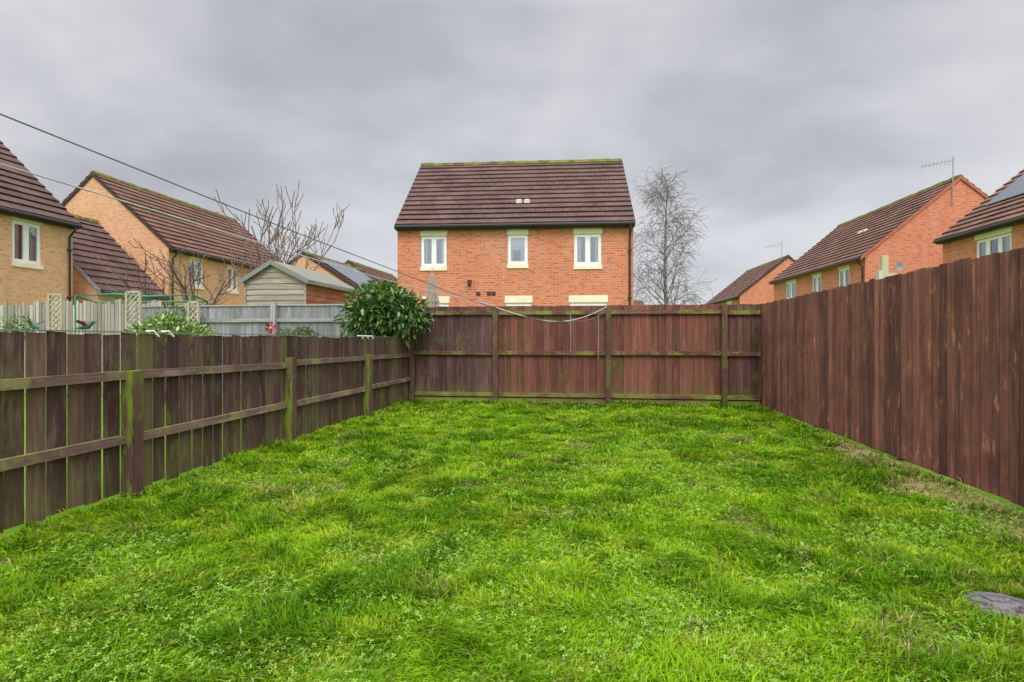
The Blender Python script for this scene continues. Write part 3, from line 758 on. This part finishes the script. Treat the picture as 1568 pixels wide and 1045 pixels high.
# ---------------------------------------------------------------- neighbour's garden bits
def pinwheel(loc,h,col,col2):
    mb=MB(); mb.tube([(0,0,0),(0,0,h)],.008,6,0,(.1,.25,.12))
    for k in range(6):
        a=k*math.pi/3; a2=a+.7
        mb.face([(0,-.02,h),(.11*math.cos(a),-.05,h+.11*math.sin(a)),(.12*math.cos(a2),-.02,h+.12*math.sin(a2))],0,col if k%2 else col2)
        mb.face([(0,-.025,h),(.06*math.cos(a2),-.03,h+.06*math.sin(a2)),(.12*math.cos(a2),-.022,h+.12*math.sin(a2))],0,col2)
    mb.tube([(0,-.03,h),(0,-.05,h)],.02,8,0,(.6,.6,.1))
    mb.obj('garden_pinwheel',[paint],loc=loc)
pinwheel((-4.35,10.3,0),1.39,(.45,.03,.04),(.22,.02,.03))
# bird ornaments on stakes
def bird(loc,h,body,wing,rot):
    mb=MB(); mb.tube([(0,0,0),(0,0,h)],.008,6,0,(.1,.2,.12))
    mb.tube([(-.12,0,h+.02),(-.05,0,h+.03),(.03,0,h+.05),(.08,0,h+.09),(.11,0,h+.12),(.14,0,h+.115),(.17,0,h+.11)],[.008,.035,.045,.03,.028,.012,.003],8,0,body)
    for s in (-1,1):
        mb.face([(.04,s*.03,h+.07),(-.02,s*.03,h+.06),(-.10,s*.10,h+.12),(-.06,s*.13,h+.15),(.02,s*.09,h+.12)],0,wing)
    mb.face([(-.1,-.02,h+.02),(-.1,.02,h+.02),(-.2,.04,h+.01),(-.2,-.04,h+.01)],0,wing)
    mb.obj('bird_ornament',[paint],loc=loc,rot=rot)
bird((-6.75,9.0,0),1.33,(.02,.10,.08),(.22,.03,.04),.3)
bird((-7.9,9.4,0),1.35,(.02,.11,.08),(.05,.06,.05),2.8)
mb=MB(); g=(.03,.22,.11)
mb.tube([(-9.2,12.0,0),(-9.2,12.0,2.1),(-8.4,12.0,2.14),(-7.6,11.9,2.08),(-6.7,11.9,2.12),(-6.7,11.9,0)],.028,8,0,g)
mb.tube([(-9.2,12.6,0),(-9.2,12.6,2.0),(-6.7,12.5,2.02),(-6.7,12.5,0)],.028,8,0,g)
mb.tube([(-9.2,12.0,2.1),(-9.2,12.6,2.0)],.02,6,0,g); mb.tube([(-6.7,11.9,2.12),(-6.7,12.5,2.02)],.02,6,0,g)
mb.obj('garden_swing_frame',[paint])
# post with dish behind right fence
mb=MB(); c=(.5,.43,.28)
mb.box(-.07,.07,-.05,.05,0,3.1,0,c); mb.box(-.03,.28,-.045,.045,2.62,2.7,0,c)
mb.box(-.16,-.07,-.07,.07,2.45,2.75,0,(.5,.5,.48))
for k in range(12):
    a=k*math.pi/6; b=a+math.pi/6
    mb.face([(.3,-.06,2.84),(.3+.1*math.cos(a),-.09,2.84+.1*math.sin(a)),(.3+.1*math.cos(b),-.09,2.84+.1*math.sin(b))],0,(.25,.25,.26))
mb.tube([(.05,0,2.8),(.3,-.05,2.84)],.015,6,0,(.3,.3,.3))
mb.obj('satellite_dish_post',[paint],loc=(8.5,13.0,0))

# ---------------------------------------------------------------- world / light
w=bpy.data.worlds.new('World'); sc.world=w; w.use_nodes=True; nt=w.node_tree; nt.nodes.clear()
class WN(NT):
    def __init__(s): s.t=nt; s.out=s.n('ShaderNodeOutputWorld')
q=WN()
tc=q.n('ShaderNodeTexCoord').outputs['Generated']
sp=q.n('ShaderNodeSeparateXYZ'); q.l(tc,sp.inputs[0])
z=q.math('ADD',q.math('MAXIMUM',sp.outputs[2],0.0),0.34)
cb=q.n('ShaderNodeCombineXYZ'); q.l(q.math('DIVIDE',sp.outputs[0],z),cb.inputs[0]); q.l(q.math('DIVIDE',sp.outputs[1],z),cb.inputs[1])
n1=q.noise(q.mapv(cb.outputs[0],(2.0,2.2,1),(3.1,1.7,0)),1.0,5,0.5,0.15)
n2=q.noise(q.mapv(cb.outputs[0],(0.7,0.9,1),(7.3,2.2,0)),1.0,1,0.5)
f=q.math('ADD',q.math('MULTIPLY',n1,0.55),q.math('MULTIPLY',n2,0.45))
cl=q.mix(q.mr(f,0.32,0.64,smooth=True),(0.46,0.465,0.50),(0.78,0.78,0.81))
hz=q.mr(sp.outputs[2],0.0,0.22,0.8,0.0)
cl=q.mix(hz,cl,(0.80,0.81,0.84))
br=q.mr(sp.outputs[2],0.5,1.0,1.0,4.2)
# extra brightness added to the unseen sky behind the camera, to light the facades
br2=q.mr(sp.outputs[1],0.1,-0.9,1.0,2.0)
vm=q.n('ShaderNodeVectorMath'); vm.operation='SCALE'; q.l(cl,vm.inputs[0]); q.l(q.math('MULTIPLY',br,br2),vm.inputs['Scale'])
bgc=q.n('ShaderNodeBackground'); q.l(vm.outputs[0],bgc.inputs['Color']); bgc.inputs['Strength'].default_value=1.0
sky=q.n('ShaderNodeTexSky'); sky.sky_type='NISHITA'; sky.sun_disc=False; sky.sun_elevation=R(45); sky.sun_rotation=R(180)
bgs=q.n('ShaderNodeBackground'); q.l(sky.outputs[0],bgs.inputs['Color']); bgs.inputs['Strength'].default_value=0.1
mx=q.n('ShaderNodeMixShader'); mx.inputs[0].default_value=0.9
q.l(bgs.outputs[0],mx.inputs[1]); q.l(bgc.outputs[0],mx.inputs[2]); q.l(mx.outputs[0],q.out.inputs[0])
sl=bpy.data.lights.new('sun','SUN'); sl.energy=1.5; sl.angle=R(25); sl.color=(1,.97,.92)
so=bpy.data.objects.new('sun',sl); sc.collection.objects.link(so)
az=R(180); el=R(45)
dvec=Vector((math.sin(az)*math.cos(el),math.cos(az)*math.cos(el),math.sin(el)))
so.rotation_euler=dvec.to_track_quat('Z','Y').to_euler(); so.location=(0,-10,20)

cam=bpy.data.cameras.new('camera'); cam.lens=20; cam.sensor_width=36; cam.clip_end=2000; cam.clip_start=0.05
co=bpy.data.objects.new('camera',cam); sc.collection.objects.link(co); co.location=(0,0,1.15); co.rotation_euler=(R(90),0,0)
sc.camera=co
sc.view_settings.view_transform='Standard'; sc.view_settings.look='None'; sc.view_settings.exposure=0
